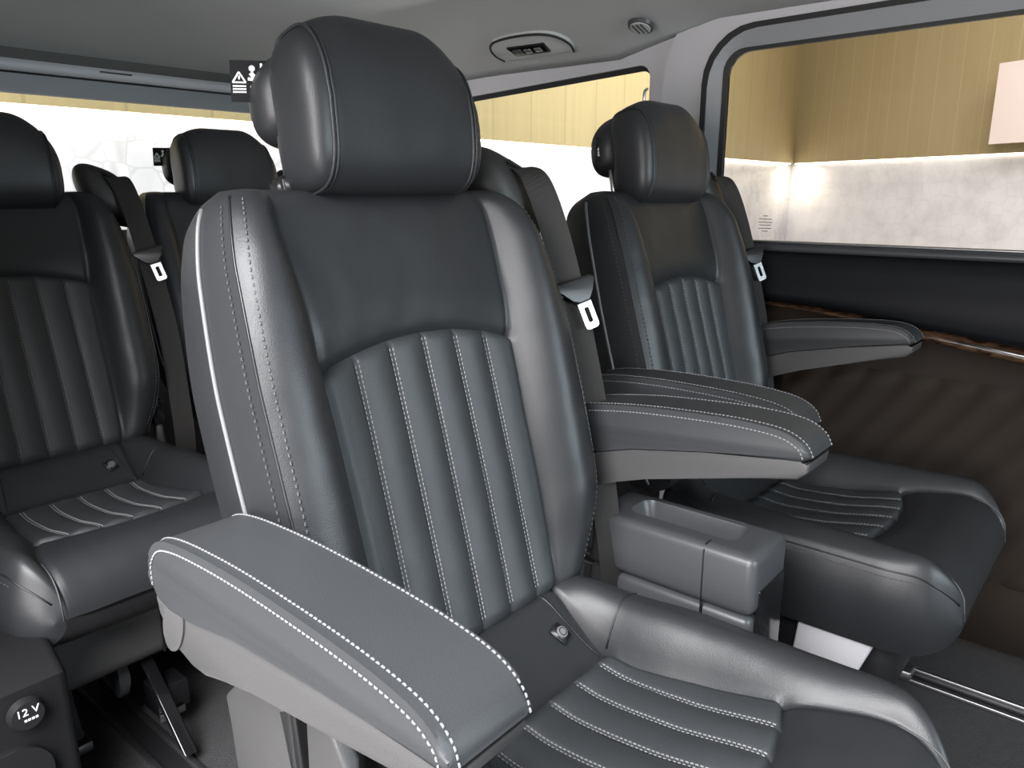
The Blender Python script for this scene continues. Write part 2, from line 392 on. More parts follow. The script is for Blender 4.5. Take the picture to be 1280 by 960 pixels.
# right side wall: lower wall, sliding door with window, pillar, quarter window
q_out = rr(1.02, 2.46, .70, 1.46, (.03, .03, .03, .03)); q_in = rr(1.155, 2.30, .915, 1.372, (.10, .035, .05, .08))
q_in = [(y, z-(.06*max(0, (y-1.155))/1.15 if z > 1.2 else 0)) for y, z in q_in]
struct(frame_ring('wall_right', q_out, q_in, XW, XW+.012, .05, 'pillar'))
qg = frame_ring('trim_5', [(y+(-.006 if y < 1.6 else .006), z+.006) for y, z in q_in], [(y, z-(.012+.012*sin(min(1, max(0, (y-1.15)/1.1))*pi)) if z > 1.2 else z) for y, z in q_in], XW+.020, XW+.026, .006, 'rubber'); struct(qg)
def pane(name, poly, x, m):
    n = len(poly); V = [(x, *p) for p in poly]+[(x+.004, *p) for p in poly]
    return struct(mesh(name, V, [tuple(range(n)), tuple(range(n, 2*n))]+[(i, (i+1) % n, n+(i+1) % n, n+i) for i in range(n)], m, smooth=False))
pane('window_2', q_in, XW+.040, 'glass')
rbox('wall_right.001', (XW, .98, 0), (XW+.06, 2.5, .72), .01, 'trimdark'); struct(bpy.data.objects['wall_right.001'])
# pillar between
struct(rbox('wall_right.002', (XW-.005, .972, .0), (XW+.05, 1.06, 1.52), .012, 'pillar'))
# door: outer seal, frame, inner gasket, glass
d_o = rr(-1.0, .985, .80, 1.432, (.13, .1, .02, .02)); d_m = rr(-.97, .972, .81, 1.420, (.125, .1, .02, .02))
d_i = rr(-.80, .925, .905, 1.372, (.055, .05, .03, .03))
door = empty('door_1', (XW, 0, 0)); struct(door)
def sub(o): o.parent = door; o.matrix_parent_inverse = Matrix.Translation((-XW, 0, 0)); return o
top_lift = lambda P: [(y, z+(.012*max(0, .95-y) if z > 1.2 else 0)) for y, z in P]
d_o, d_m, d_i = top_lift(d_o), top_lift(d_m), top_lift(d_i)
hp = [(.985, 1.2)]+d_o[:7]+[(-1.3, 1.459), (-2.4, 1.472)]; ho = []
for k, (y, z) in enumerate(hp):
    th = 0 if k == 0 else (R(90*(k-1)/6) if k <= 7 else R(90)); ho.append((y+.12*cos(th), z+.12*sin(th)))
n = len(hp); V = [(XW-.012, *p) for p in hp]+[(XW-.008, *p) for p in ho]+[(XW+.03, *p) for p in hp]+[(XW+.03, *p) for p in ho]
Fc = []
for i in range(n-1): Fc += [(i, i+1, n+i+1, n+i), (2*n+i, 2*n+i+1, 3*n+i+1, 3*n+i), (i, i+1, 2*n+i+1, 2*n+i), (n+i, n+i+1, 3*n+i+1, 3*n+i)]
struct(mesh('wall_right.005', V, Fc+[(0, n, 3*n, 2*n), (n-1, 2*n-1, 4*n-1, 3*n-1)], 'pillar', smooth=False))
sub(frame_ring('door_seal', d_o, d_m, XW-.018, XW-.018, .022, 'rubber'))
sub(frame_ring('door_frame', d_m, [(y+(.012 if y > 0 else -.012), z+.008) for y, z in d_i], XW-.012, XW+.004, .03, 'trim'))
g_o = [(y+(.012 if y > 0 else -.012), z+.008) for y, z in d_i]
sub(frame_ring('window_gasket', g_o, d_i, XW+.002, XW+.004, .015, 'rubber'))
n = len(d_i); V = [(XW+.012, *p) for p in d_i]+[(XW+.016, *p) for p in d_i]
gl = sub(mesh('window_pane', V, [tuple(range(n)), tuple(range(n, 2*n))]+[(i, (i+1) % n, n+(i+1) % n, n+i) for i in range(n)], 'glass_tint', smooth=False))
# etched marks near the lower rear corner of the pane
bm = bmesh.new()
for k, (dy, wd) in enumerate([(0, .012), (.008, .034), (.016, .036), (.023, .03), (.031, .034), (.038, .016)]):
    y = .800; z = .975-dy
    box(bm, (XW+.0105, y-wd/2, z-.0007), (XW+.0115, y+wd/2, z+.0007))
em = frombm('etched_marks', bm, 'shell', gl, False)
em.matrix_parent_inverse = gl.matrix_world.inverted() if False else Matrix.Identity(4)
# door inner panel: sill, pad, wood strip, lower panel
def ysheet(name, prof_fn, ys, m, parent=None):
    V = []; Fc = []; rows = [prof_fn(y) for y in ys]; n = len(rows[0])
    for y, pr in zip(ys, rows): V += [(x, y, z) for x, z in pr]
    for i in range(len(ys)-1):
        for j in range(n): Fc.append((i*n+j, i*n+(j+1) % n, (i+1)*n+(j+1) % n, (i+1)*n+j))
    Fc += [tuple(range(n)), tuple(range((len(ys)-1)*n, len(ys)*n))]
    return mesh(name, V, Fc, m, parent)
ys = list(np.linspace(-.95, .955, 40))
padbot = tab([(-1, .60), (-.2, .665), (.2, .712), (.41, .735), (.6, .757), (.96, .775)])
sub(ysheet('window_sill', lambda y: [(XW+.03, .912), (XW-.004, .910), (XW-.018, .906), (XW-.024, .898), (XW-.02, .890), (XW+.03, .885)], ys, 'console'))
sub(ysheet('sill_trim', lambda y: [(XW-.002, .9145), (XW-.010, .9145), (XW-.012, .9105), (XW-.002, .9095)], ys, 'chrome'))
sub(ysheet('door_pad', lambda y: [(XW+.03, .890), (XW-.018, .888), (XW-.03, .875), (XW-.036, .85), (XW-.042, .82), (XW-.05, .79), (XW-.05, padbot(y)+.02), (XW-.042, padbot(y)+.004), (XW-.02, padbot(y)), (XW+.03, padbot(y))], ys, 'doorpad'))
wtop = padbot; wbot = tab([(-1, .50), (-.2, .62), (.2, .683), (.41, .712), (.6, .745), (.96, .77)])
sub(ysheet('wood_strip', lambda y: [(XW+.03, wtop(y)), (XW-.020, wtop(y)), (XW-.031, (wtop(y)+wbot(y))/2), (XW-.034, wbot(y)), (XW+.03, wbot(y))], ys, 'wood'))
tube_ys = list(np.linspace(-.9, .33, 14))
sub(tube('chrome_strip', [(XW-.036, y, wbot(y)*.45+wtop(y)*.55) for y in tube_ys], .0022, 'chrome'))
sub(ysheet('lower_panel', lambda y: [(XW+.03, wbot(y)), (XW-.012, wbot(y)), (XW-.010, .60), (XW-.006, .40), (XW-.02, .15), (XW-.03, .02), (XW+.03, .02)], ys, 'fabric_brown'))
# diagonal pleats on the lower panel, clipped to the fabric field
V = []; Fc = []
for iy in range(161):
    for iz in range(25):
        y = .72-1.35*iy/160; zt = min(.625, wbot(y)-.03); z = .16+(zt-.16)*iz/24
        ph = ((y+.70*z)/.078) % 1.0
        hgt = .002+.016*abs(sin(pi*ph))**.8
        if iy in (0, 160) or iz in (0, 24): hgt = 0
        V.append((XW-.0105-hgt, y, z))
for iy in range(160):
    for iz in range(24): Fc.append((iy*25+iz, iy*25+iz+1, iy*25+iz+26, iy*25+iz+25))
sub(mesh('pleated_panel', V, Fc, 'fabric_brown'))
# left wall behind the open sliding door, with the step trim and the outlet
struct(rbox('wall_left', (.02, 1.18, 0), (.07, 2.5, 1.44), .01, 'trim'))

# ------------------------------------------------------------ the seat (local: x across, y back, z up, origin on floor under the crease)
RH = R(16)
Z0 = .46
def place_back(x, a, o): return (x-.008, a*sin(RH)-o*cos(RH), Z0+a*cos(RH)+o*sin(RH))
archf = lambda t: .413-.027*min(1, abs(t))**2
RIB = .0555
def rib(x, depth=.0085):
    k = round(x/RIB); k = max(-2, min(2, k)); d = x-k*RIB
    # panel pillowing between seams, flat band at the stitch pair
    e = abs(d)/(RIB/2) if abs(x) < 2.5*RIB else min(1, (abs(x)-2*RIB)/(RIB/2))
    e = min(1, e)
    v = depth*(sin(pi/2*min(1, e))**.75)
    v += gro(d-.0, .0035, .0020)
    return v
BL = .605
xiB = tab([(0, .150), (.1, .158), (.3, .160), (.45, .165), (.56, .172), (.605, .165)])
WB = tab([(0, .200), (.035, .215), (.09, .240), (.19, .258), (.37, .260), (.50, .250), (.56, .236), (.59, .220), (.605, .200)])
BB = tab([(0, .012), (.06, .028), (.15, .050), (.40, .056), (.52, .048), (.59, .022), (.605, .012)])
EB = tab([(0, .004), (.06, .015), (.15, .034), (.40, .036), (.52, .026), (.59, .008), (.605, .0)])
def frontB(x, a):
    xi = xiB(a); t = x/xi if xi else 0
    ar = archf(t) if abs(t) < 1 else archf(1)
    v = .004*sin(pi*a/BL)
    if abs(t) <= 1:
        if a < ar:
            fade = min(1, (ar-a)/.010); fade = fade**.5
            fade2 = min(1, a/.03)
            v += rib(x)*fade*max(.35, fade2)
        else:
            fade = min(1, (a-ar)/.05)
            v += .009*math.sin(pi/2*fade)**.8 - .006*min(1, max(0, (a-ar-.05)/.14))**1.5*(1 if a < BL else 1)
        v += gro(a-ar, .003, .004)
        edge = (1-abs(t))*xi
        v += gro(edge, .005, .006)*(1 if a < ar else max(.3, 1-(a-ar)/.1))
    return v
def out_back(): return Pillow(BL, xiB, WB, BB, EB, lambda a: .085+.02*sin(pi*a/BL), [archf], frontB, place_back, .03, .045, lambda a: -.035, segs=(90, 46))
def line(pl, f, n=120, lift=.0006):
    return [pl.PN(*f(k/n), lift) for k in range(n+1)]
def line_side(pl, sg, n, o_fn, a0, a1, dx=.0):
    out = []
    for k in range(n+1):
        a = a0+(a1-a0)*k/n; W = pl.W(a); oe = pl.out(W, a); ob = -pl.D(a); t = o_fn(a)
        x = W+pl.side*sin(pi*min(1, t*.9+.05))-pl.side*sin(pi*.05); o = oe+(ob-oe)*t; c = pl.cap(a); o = pl.oc(a)+(o-pl.oc(a))*c
        out.append((Vector(pl.place(sg*(x+dx), a, o)), Vector((sg, 0, 0))))
    return out

def make_seat():
    root = empty('seat')
    pb = out_back().build()
    back = pb.part('backrest', [('bolster', 0), ('insert', 1)], 'leather', root)
    ins = pb.part('ribbed_insert', [('insert', 0)], 'leather_insert', back)
    pb.part('side_panel', [('side', 0)], 'leather', back); pb.part('side_panel', [('side', 1)], 'leather', back)
    pb.part('back_shell', [('back', 0)], 'shell', back)
    L = []
    for k in range(-2, 3):
        for d in (-.0034, .0034):
            x = k*RIB+d
            L.append(line(pb, lambda u, x=x: (x, .03+(archf(x/.16)-.036)*u)))
    stitches('stitching', L, 'thread', ins, w=.0011, h=.0008)
    # seam on bolster and stitch row beside
    L2 = []
    for sg in (-1, 1):
        L2.append([pb.PN(sg*(pb.W(a)-.010), a, .0006) for a in np.linspace(.04, .585, 100)])
        L2.append(line_side(pb, sg, 100, lambda a: .10, .04, .585, .0008))
    stitches('bolster_stitching', L2, 'thread_dark', back, .0045, .0035, .0016, .0012)
    for sg in (-1, 1):
        tube('seam_welt', [p for p, _ in line_side(pb, sg, 60, lambda a: .0, .02, .59, .000)], .0016, 'black', back, 6)
        tube('piping', [p for p, _ in line_side(pb, sg, 60, lambda a: .46, .02, .585, .001)], .0026, 'piping', back, 8)
    # ---- cushion
    CL = .52
    zc = tab([(0, .478), (.03, .470), (.06, .445), (.11, .408), (.16, .400), (.25, .408), (.36, .430), (.45, .438), (.52, .435)])
    zB = tab([(0, .482), (.05, .482), (.12, .472), (.3, .472), (.45, .470), (.52, .450)])
    xiC = tab([(0, .140), (.08, .138), (.14, .138), (.25, .152), (.36, .162), (.46, .186), (.52, .180)])
    WC = tab([(0, .195), (.04, .205), (.12, .232), (.25, .246), (.40, .246), (.47, .232), (.505, .205), (.52, .185)])
    b1 = lambda t: .118; b2 = lambda t: .372-.030*min(1, abs(t))**2
    def frontC(x, a):
        xi = xiC(a); t = x/xi; z = zc(a)
        if abs(t) <= 1:
            e2 = b2(t)
            if a < .118: z += gro(a-.118, .006, .008)
            elif a < e2:
                f = min(1, (e2-a)/.008)**.5*min(1, (a-.118)/.012)**.5
                z += rib(x*1.02, .007)*f+.002
            else: z += .010*sin(pi/2*min(1, (a-e2)/.035))
            z += gro(a-e2, .003, .004)+gro((1-abs(t))*xi, .005, .006)
        return z
    def place_c(x, a, o): return (x, .028-a*1.054, o)
    pc = Pillow(CL, xiC, WC, lambda a: zB(a)-zc(a), lambda a: max(-.004, zB(a)-zc(a)-.020), lambda a: -(.300+.0*a), [b1, b2], frontC, place_c, .02, .075, lambda a: .365, side=.020, bev=2.2, segs=(18, 52, 46)).build()
    cu = pc.part('cushion', [('bolster', 0), ('insert', 2), ('side', 0), ('side', 1)], 'leather', root)
    pc.part('rear_flap', [('insert', 0)], 'leather', cu)
    ci = pc.part('ribbed_insert', [('insert', 1)], 'leather_insert', cu)
    pc.part('underside', [('back', 0)], 'black', cu)
    L = []
    for k in range(-2, 3):
        for d in (-.0034, .0034):
            x = k*RIB+d; L.append(line(pc, lambda u, x=x: (x/1.02, .124+(b2(x/.16)-.129)*u), 70))
    stitches('stitching', L, 'thread', ci)
    L2 = []
    for sg in (-1, 1):
        L2.append(line_side(pc, sg, 100, lambda a: .12, .05, .47, .0012))
        tube('seam_welt', [p for p, _ in line_side(pc, sg, 60, lambda a: .05, .02, .512, .0004)], .0016, 'black', cu, 6)
        q = [pc.PN(sg*(.150+.02*k/10), .462+.058*(k/10)**.8, .0) for k in range(11)]
    stitches('seam_stitching', L2, 'thread_dark', cu, .0045, .003, .0014, .001)
    # front vertical seams
    for sg in (-1, 1):
        pts = [pc.P(sg*.188, a, 0) + Vector((0, -.0006, .0006)) for a in np.linspace(.455, .5196, 14)]
        tube('front_seam', pts, .0013, 'thread_dark', cu, 6)
        # seam across bolster at the rear
        pts = [pc.PN(sg*(.14+.075*k/12), .112+.0*k, .0003)[0] for k in range(13)]
        tube('cross_seam', pts, .0014, 'black', cu, 6)
        pts = [pc.PN(sg*(.105+.022*(k/10)), .010+.10*k/10, .0004)[0] for k in range(11)]
        tube('flap_seam', pts, .0014, 'black', cu, 6)
    # child-seat tag
    p, nrm = pc.PN(.093, .068, .003)
    bm = bmesh.new(); box(bm, (-.011, -.013, -.002), (.011, .013, .002)); bmesh.ops.bevel(bm, geom=list(bm.edges), offset=.001, segments=2, affect='EDGES')
    tg = frombm('anchor_tag', bm, 'black', cu); tg.matrix_local = Matrix.Translation(p) @ nrm.to_track_quat('Z', 'Y').to_matrix().to_4x4() @ Matrix.Rotation(R(20), 4, 'Z')
    bm = bmesh.new(); bmesh.ops.create_cone(bm, cap_ends=True, segments=24, radius1=.0085, radius2=.0078, depth=.002)
    dsk = frombm('tag_emblem', bm, 'piping', tg, True, 40); dsk.location = (.002, 0, .003)
    tube('emblem_ring', [(.002+.0055*cos(t), .0055*sin(t), .0042) for t in np.linspace(0, 2*pi, 25)[:-1]], .0006, 'black', tg, 6, closed=True)
    # ---- headrest
    def place_h(x, wv, nv): return place_back(x+.011, wv, nv-(.797-wv)*.17)
    V = []; NS = 64; WM = .114
    def htop(x): return .797-(.068 if x > 0 else .034)*max(0, (abs(x)-.050)/.090)**1.9
    def hbot(x): return .592+.004*(abs(x)/.142)**4
    rows = []
    for k in range(10): f = sin(pi/2*k/10); rows.append((-(WM+.027*(1-f**4.0)**(1/2.2)), max(f, .001), 'l'))
    rows += [(-WM+2*WM*k/36, 1.0, 'm') for k in range(37)]
    for k in range(9, -1, -1): f = sin(pi/2*k/10); rows.append((WM+.027*(1-f**4.0)**(1/2.2), max(f, .001), 'r'))
    for x, f, kd in rows:
        t_, b_ = htop(x), hbot(x); cw = (t_+b_)/2; hw = (t_-b_)/2; hn = .043
        for k in range(NS):
            ph = 2*pi*k/NS; c_, s_ = cos(ph), sin(ph)
            v = math.copysign(abs(s_)**(2/4.2), s_)*hw*f; u = math.copysign(abs(c_)**(2/3.2), c_)*hn*f*(1 if c_ > 0 else 1-.15*(v/hw if v < 0 else 0))
            g = 1.0 if kd == 'm' and abs(x) < WM-.001 else .985
            lean = -.016*max(0, v/hw)**2+.006*(1-(v/hw)**2)*(1 if c_ > 0 else 0)*f
            p = Vector(place_h(x, cw+v*g, .030+u*g+lean)); p += Vector((0, -1, 0))*noise.noise(p*14)*.0016*f
            V.append(p)
    NRW = len(rows)
    def fs(kinds):
        out = []
        for i in range(NRW-1):
            if (rows[i][2] if rows[i][2] != 'm' or rows[i+1][2] == 'm' else rows[i+1][2]) in kinds:
                out += [(i*NS+k, i*NS+(k+1) % NS, (i+1)*NS+(k+1) % NS, (i+1)*NS+k) for k in range(NS)]
        if 'l' in kinds: out.append(tuple(range(NS)))
        if 'r' in kinds: out.append(tuple(range((NRW-1)*NS, NRW*NS)))
        return out
    def pk(name, fl, m, par):
        used = sorted({i for f in fl for i in f}); mp = {v: i for i, v in enumerate(used)}
        return mesh(name, [V[i] for i in used], [tuple(mp[i] for i in f) for f in fl], m, par)
    hr = pk('headrest', fs('m'), 'leather', root)
    pk('end_cap', fs('l'), 'leather', hr); pk('end_cap', fs('r'), 'leather', hr)
    for sg in (-1, 1):
        i = min(range(NRW), key=lambda i: abs(rows[i][0]-sg*WM)+(rows[i][1] < 1))
        ring = [Vector(V[i*NS+k]) for k in range(NS)]; c = sum(ring, Vector())/NS
        for dx in (-.0028, .0028): tube('headrest_piping', [c+(p-c)*1.004+Vector((dx, 0, 0)) for p in ring], .0022, 'leather', hr, 6, closed=True)
    # rear lobe
    bm = bmesh.new(); bmesh.ops.create_uvsphere(bm, u_segments=40, v_segments=24, radius=1)
    for v in bm.verts:
        c = v.co; sx = math.copysign(abs(c.x)**.5, c.x); sz = math.copysign(abs(c.z)**.65, c.z); sy = math.copysign(abs(c.y)**.75, c.y)
        x = .130*sx*(1-.20*max(0, sz)**2); wv = .728+.062*sz-.008*sx*sx; nv = -.048+.010*sz+.044*sy*(1-.15*max(0, sz))
        v.co = place_back(x, wv, nv)
    lobe = frombm('headrest_back', bm, 'leather', hr)
    for sx in (-.106, .106):
        tube('headrest_post', [place_back(sx, .58, -.052), place_back(sx, .70, -.045)], .006, 'chrome', hr, 12)
        bm = bmesh.new(); vs = box(bm, (-.022, -.016, -.012), (.022, .016, .014)); bmesh.ops.bevel(bm, geom=list(bm.edges), offset=.005, segments=3, affect='EDGES')
        g = frombm('post_guide', bm, 'black', hr); g.matrix_local = Matrix.Translation(place_back(sx, .612, -.050)) @ Matrix.Rotation(-RH, 4, 'X')
    # warning label on the rear lobe, facing outwards to the left
    lab = empty_label(hr)
    # ---- belt tower on the right shoulder
    bm = bmesh.new(); bmesh.ops.create_uvsphere(bm, u_segments=28, v_segments=18, radius=1)
    for v in bm.verts:
        c = v.co; sx = math.copysign(abs(c.x)**.7, c.x); sz = math.copysign(abs(c.z)**.8, c.z)
        x = .268+.062*sx-.012*sz; wv = .600+.070*sz-.022*sx; nv = -.045+.046*c.y
        v.co = place_back(x, wv, nv)
    tower = frombm('belt_guide', bm, 'housing', root)
    bm = bmesh.new(); vs = box(bm, (-.028, -.004, -.004), (.028, .004, .004)); bmesh.ops.bevel(bm, geom=list(bm.edges), offset=.003, segments=2, affect='EDGES')
    sl = frombm('belt_slot', bm, 'black', tower); sl.matrix_local = Matrix.Translation(place_back(.276, .634, -.004)) @ Matrix.Rotation(R(20), 4, 'Y')
    pts = [place_back(.272, .640, -.03), place_back(.278, .628, .006), place_back(.288, .585, .022), place_back(.298, .455, .028), place_back(.308, .26, .020), place_back(.306, .13, .008), place_back(.298, -.02, -.005), (.285, .01, .36)]
    wd = [(1, -.1, 0), (1, -.25, 0)]+[(1, -.55, .1)]*4+[(1, -.4, .0)]*2
    belt = strap('seat_belt', pts, wd, .046, .0014, 'belt', root)
    # tongue: plastic yoke plus steel blade with a slot
    T = Matrix.Translation(place_back(.298, .430, .040)) @ Matrix.Rotation(-RH, 4, 'X') @ Matrix.Rotation(R(-27), 4, 'Z') @ Matrix.Rotation(R(-10), 4, 'Y')
    yoke = [(-.036, .012), (-.034, .018), (-.026, .020), (.030, .017), (.035, .012), (.034, .006), (.022, -.004), (.016, -.020), (-.006, -.020), (-.012, -.010), (-.030, .004)]
    t1 = prism('belt_tongue', yoke, -.006, .006, .003, 'black', belt, 3, 'y'); t1.matrix_local = T
    bm = bmesh.new(); o_ = rr(-.007, .017, -.062, -.015, (.002, .002, .006, .006), 4); i_ = rr(.001, .009, -.052, -.028, (.002,)*4, 4); n_ = len(o_)
    VV = [(p[0], -.0015, p[1]) for p in o_]+[(p[0], -.0015, p[1]) for p in i_]+[(p[0], .0015, p[1]) for p in i_]+[(p[0], .0015, p[1]) for p in o_]
    FF = []
    for k in range(n_):
        j = (k+1) % n_
        for a, b in ((0, 1), (1, 2), (2, 3), (3, 0)): FF.append((a*n_+k, a*n_+j, b*n_+j, b*n_+k))
    bm.free(); t2 = mesh('tongue_blade', VV, FF, 'chrome', t1, smooth=False)
    # buckle stalk beside the crease
    tube('buckle_stalk', [(.262, .05, .38), (.245, .035, .46), (.240, .03, .50)], .010, 'shell', root, 10)
    bk = rbox('buckle', (.225, .012, .49), (.255, .040, .55), .005, 'gloss_black', root)
    # ---- base
    base = rbox('seat_base', (-.20, -.43, .17), (.20, .02, .315), .03, 'shell', root)
    rbox('base_seam', (-.0025, -.4308, .18), (.0025, -.427, .30), .001, 'black', base)
    for sx in (-.17, .14):
        prism('leg', [(-.38, .045), (.10, .045), (.06, .12), (-.02, .26), (-.30, .26), (-.34, .10)], sx, sx+.03, .006, 'black', root)
    rbox('slider', (-.175, -.40, .028), (-.135, .16, .048), .004, 'metal', root); rbox('slider', (.135, -.40, .028), (.175, .16, .048), .004, 'metal', root)
    return root
def empty_label(parent):
    """black tag with white pictograms, on the outward end of the rear lobe"""
    Tm = Matrix.Translation(place_back(-.124, .742, -.052)) @ Matrix.Rotation(R(-42), 4, 'Z') @ Matrix.Rotation(-RH*.4, 4, 'X') @ Matrix.Scale(.84, 4)
    # local: tag in x-z plane facing -y (towards the cabin)
    bm = bmesh.new(); box(bm, (-.030, -.001, -.028), (.030, .001, .028))
    lab = frombm('warning_label', bm, 'trimdark', parent, False); lab.matrix_local = Tm
    V = []; Fc = []
    def poly(pts):
        b = len(V); n = len(pts)
        V.extend([(p[0], -.0016, p[1]) for p in pts]); V.extend([(p[0], -.0009, p[1]) for p in pts])
        Fc.append(tuple(range(b, b+n))); Fc.extend([(b+i, b+(i+1) % n, b+n+(i+1) % n, b+n+i) for i in range(n)])
    def disc(cx, cz, r): poly([(cx+r*cos(t), cz+r*sin(t)) for t in np.linspace(0, 2*pi, 13)[:-1]])
    def bar(a, b, w):
        d = Vector((b[0]-a[0], b[1]-a[1])).normalized(); q = Vector((-d.y, d.x))*w/2
        poly([(a[0]+q.x, a[1]+q.y), (b[0]+q.x, b[1]+q.y), (b[0]-q.x, b[1]-q.y), (a[0]-q.x, a[1]-q.y)])
    # triangle with exclamation mark
    A, B, C_ = (-.018, .012), (-.027, -.002), (-.009, -.002)
    for p, q in ((A, B), (B, C_), (C_, A)): bar(p, q, .0022)
    bar((-.018, .007), (-.018, .002), .002)
    bar((-.027, -.007), (-.009, -.007), .002); bar((-.027, -.011), (-.009, -.011), .002); bar((-.027, -.015), (-.009, -.015), .002)
    # seated adult and reclining child figures
    disc(.000, .017, .0042); bar((-.002, .011), (.006, .002), .006); bar((.006, .003), (.016, .006), .003); bar((.012, .003), (.013, .024), .003); bar((-.006, .003), (.010, .001), .004)
    disc(.001, -.008, .0042); bar((-.002, -.013), (.010, -.020), .007); bar((.0, -.021), (.018, -.021), .004); bar((.010, -.012), (.017, -.018), .003)
    mesh('pictograms', V, Fc, 'white', lab, smooth=False)
    return lab

seat0 = make_seat()

# armrest: profile in (y,z) local to seat (y=0 crease)
def make_armrest(parent, side, x0, x1, tilt, outer):
    """side -1: the flank that shows its stitching is x0; tilt raises the tip"""
    a = empty('armrest', (0, .10, .66), parent); a.rotation_euler = (tilt, 0, 0)
    off = lambda P: [(y-.10, z-.66) for y, z in P]
    top = [(.128, .650), (.126, .676), (.108, .698), (.080, .708), (.03, .713), (-.05, .714), (-.15, .709), (-.22, .702), (-.266, .692), (-.290, .676), (-.298, .658)]
    split = [(-.285, .652), (-.15, .655), (-.03, .648), (.05, .635), (.09, .628), (.118, .636)]
    low = [(.126, .636), (.09, .626), (.05, .633), (-.03, .646), (-.15, .653), (-.285, .650), (-.296, .652), (-.292, .638), (-.278, .628), (-.18, .619), (-.05, .602), (.0, .592), (.035, .583), (.060, .580), (.095, .590), (.121, .616)]
    pad = prism('armrest_pad', off([tuple(p) for p in crv(top, 4)]+split), x0, x1, .007, 'arm', a, 4)
    sh = prism('armrest_shell', off(low), x0+.003, x1-.003, .004, 'shell', a, 3)
    # two stitch rows, on the flank and on the top, both edges
    tc = [Vector((0, p[0]-.10, p[1]-.66)) for p in crv(top, 12)]
    L = []
    for xe, sg in ((x0, 1), (x1, -1)):
        top_row = []; side_row = []
        for i, p in enumerate(tc):
            d = (tc[min(i+1, len(tc)-1)]-tc[max(i-1, 0)]).normalized(); n = Vector((0, -d.z, d.y))
            if n.z < 0 and abs(d.z) < .9: n.negate()
            nn = Vector((0, d.z, -d.y)); nn = n if n.dot(Vector((0, p.y*.3, .05))) > 0 else -n
            top_row.append((Vector((xe+sg*.009, p.y, p.z))+nn*.0004, nn))
            side_row.append((Vector((xe-sg*.0004, p.y, p.z))-nn*.009, Vector((-sg, 0, 0))))
        L += [[(p+Vector((.006, 0, -.0004)), q) for p, q in top_row]] if xe == x1 else [top_row, side_row]
        if xe == x0: tube('armrest_welt', [Vector((xe+sg*.002, 0, 0))+Vector((0, t[0].y, t[0].z))-t[1]*.0035 for t in top_row[:int(len(top_row)*.84)]], .0022, 'arm', pad, 6)
    stitches('stitching', L, 'thread', pad, .0040, .0017, .0014, .0010)
    if outer:
        # oval pivot cover on the outer flank
        xe = x0 if outer < 0 else x1
        pts = [(-.012+.020*cos(t)-.012*sin(t), -.043+.034*sin(t)) for t in np.linspace(0, 2*pi, 33)[:-1]]
        prism('pivot_cover', pts, xe+.0008 if outer < 0 else xe-.006, xe+.006 if outer < 0 else xe-.0008, .0010, 'shell', a, 3)
    return a

def seat_at(src, loc, label, group=None):
    src.location = loc; tag(src, label, 'seat', group); return src
base_children = None
s_right = copy_tree(seat0); s_left = copy_tree(seat0); s_mid = copy_tree(seat0)
seat_at(seat0, (.672, .606, 0), 'large black leather seat nearest the camera, with a grey-stitched armrest in front')
seat_at(s_right, (1.495, .68, 0), 'black leather seat beside the large side window on the right')
seat_at(s_left, (.565, 1.78, 0), 'black leather seat cut off by the left edge, behind the nearest seat')
seat_at(s_mid, (1.16, 1.85, 0), 'dark rear-row seat mostly hidden behind the nearest seat, against the bright rear window')
for o, dw in ((s_left, -.035), (s_mid, -.035), (s_right, -.02)):
    for ch in o.children:
        if ch.name.startswith('headrest'): ch.location = Vector(place_back(0, dw, 0))-Vector(place_back(0, 0, 0))
for ch in s_right.children:
    for g in ch.children:
        if g.name.startswith('warning_label'): g.location += Vector((.010, -.022, -.022))
for o in (seat0, s_right): o['group'] = 'middle row seats'
for o in (s_left, s_mid): o['group'] = 'rear row seats'
make_armrest(seat0, -1, -.372, -.285, 0, -1)
make_armrest(seat0, 1, .285, .368, R(-7), 1).location.z -= .008
make_armrest(s_right, -1, -.368, -.285, R(-3), -1)
make_armrest(s_right, 1, .285, .368, R(-9), 1)
for par in (seat0, s_right):
    for ch in par.children:
        if ch.name.startswith('seat_base'): ch.material_slots[0].link = 'OBJECT'; ch.material_slots[0].material = M['black']
# bracket under the seat by the window
br = prism('bracket', [(-.270, .225), (-.375, .215), (-.405, .30), (-.405, .335), (-.28, .335)], -.236, -.205, .005, 'pillar', s_right)
tube('release_wire', [(-.10, -.02, .06), (-.085, -.06, .10), (-.07, -.12, .10), (-.075, -.17, .09), (-.09, -.22, .05)], .0022, 'metal', s_right, 6, 6)
# fittings under the left rear seat: pivot disc, release lever, latch block
for par in (s_left,):
    prism('pivot_disc', [(-.37+.026*cos(t), .135+.045*sin(t)) for t in np.linspace(0, 2*pi, 25)[:-1]], -.075, -.055, .004, 'console', par)
    lv = prism('release_lever', [(-.40, .16), (-.385, .165), (-.52, .03), (-.545, .025)], -.035, -.010, .004, 'gloss_black', par)
    tube('lever_rod', [(-.016, -.39, .155), (-.016, -.53, .03)], .003, 'chrome', lv, 8)
    rbox('latch_block', (-.03, -.44, .05), (.035, -.38, .11), .006, 'gloss_black', par)
    rbox('latch_plate', (-.03, -.445, .045), (.02, -.442, .060), .001, 'metal', par)
    tube('orange_catch', [(-.01, -.385, .17), (.0, -.38, .19), (.008, -.38, .20)], .006, 'orange', par, 8)['label'] = 'worn orange catch'
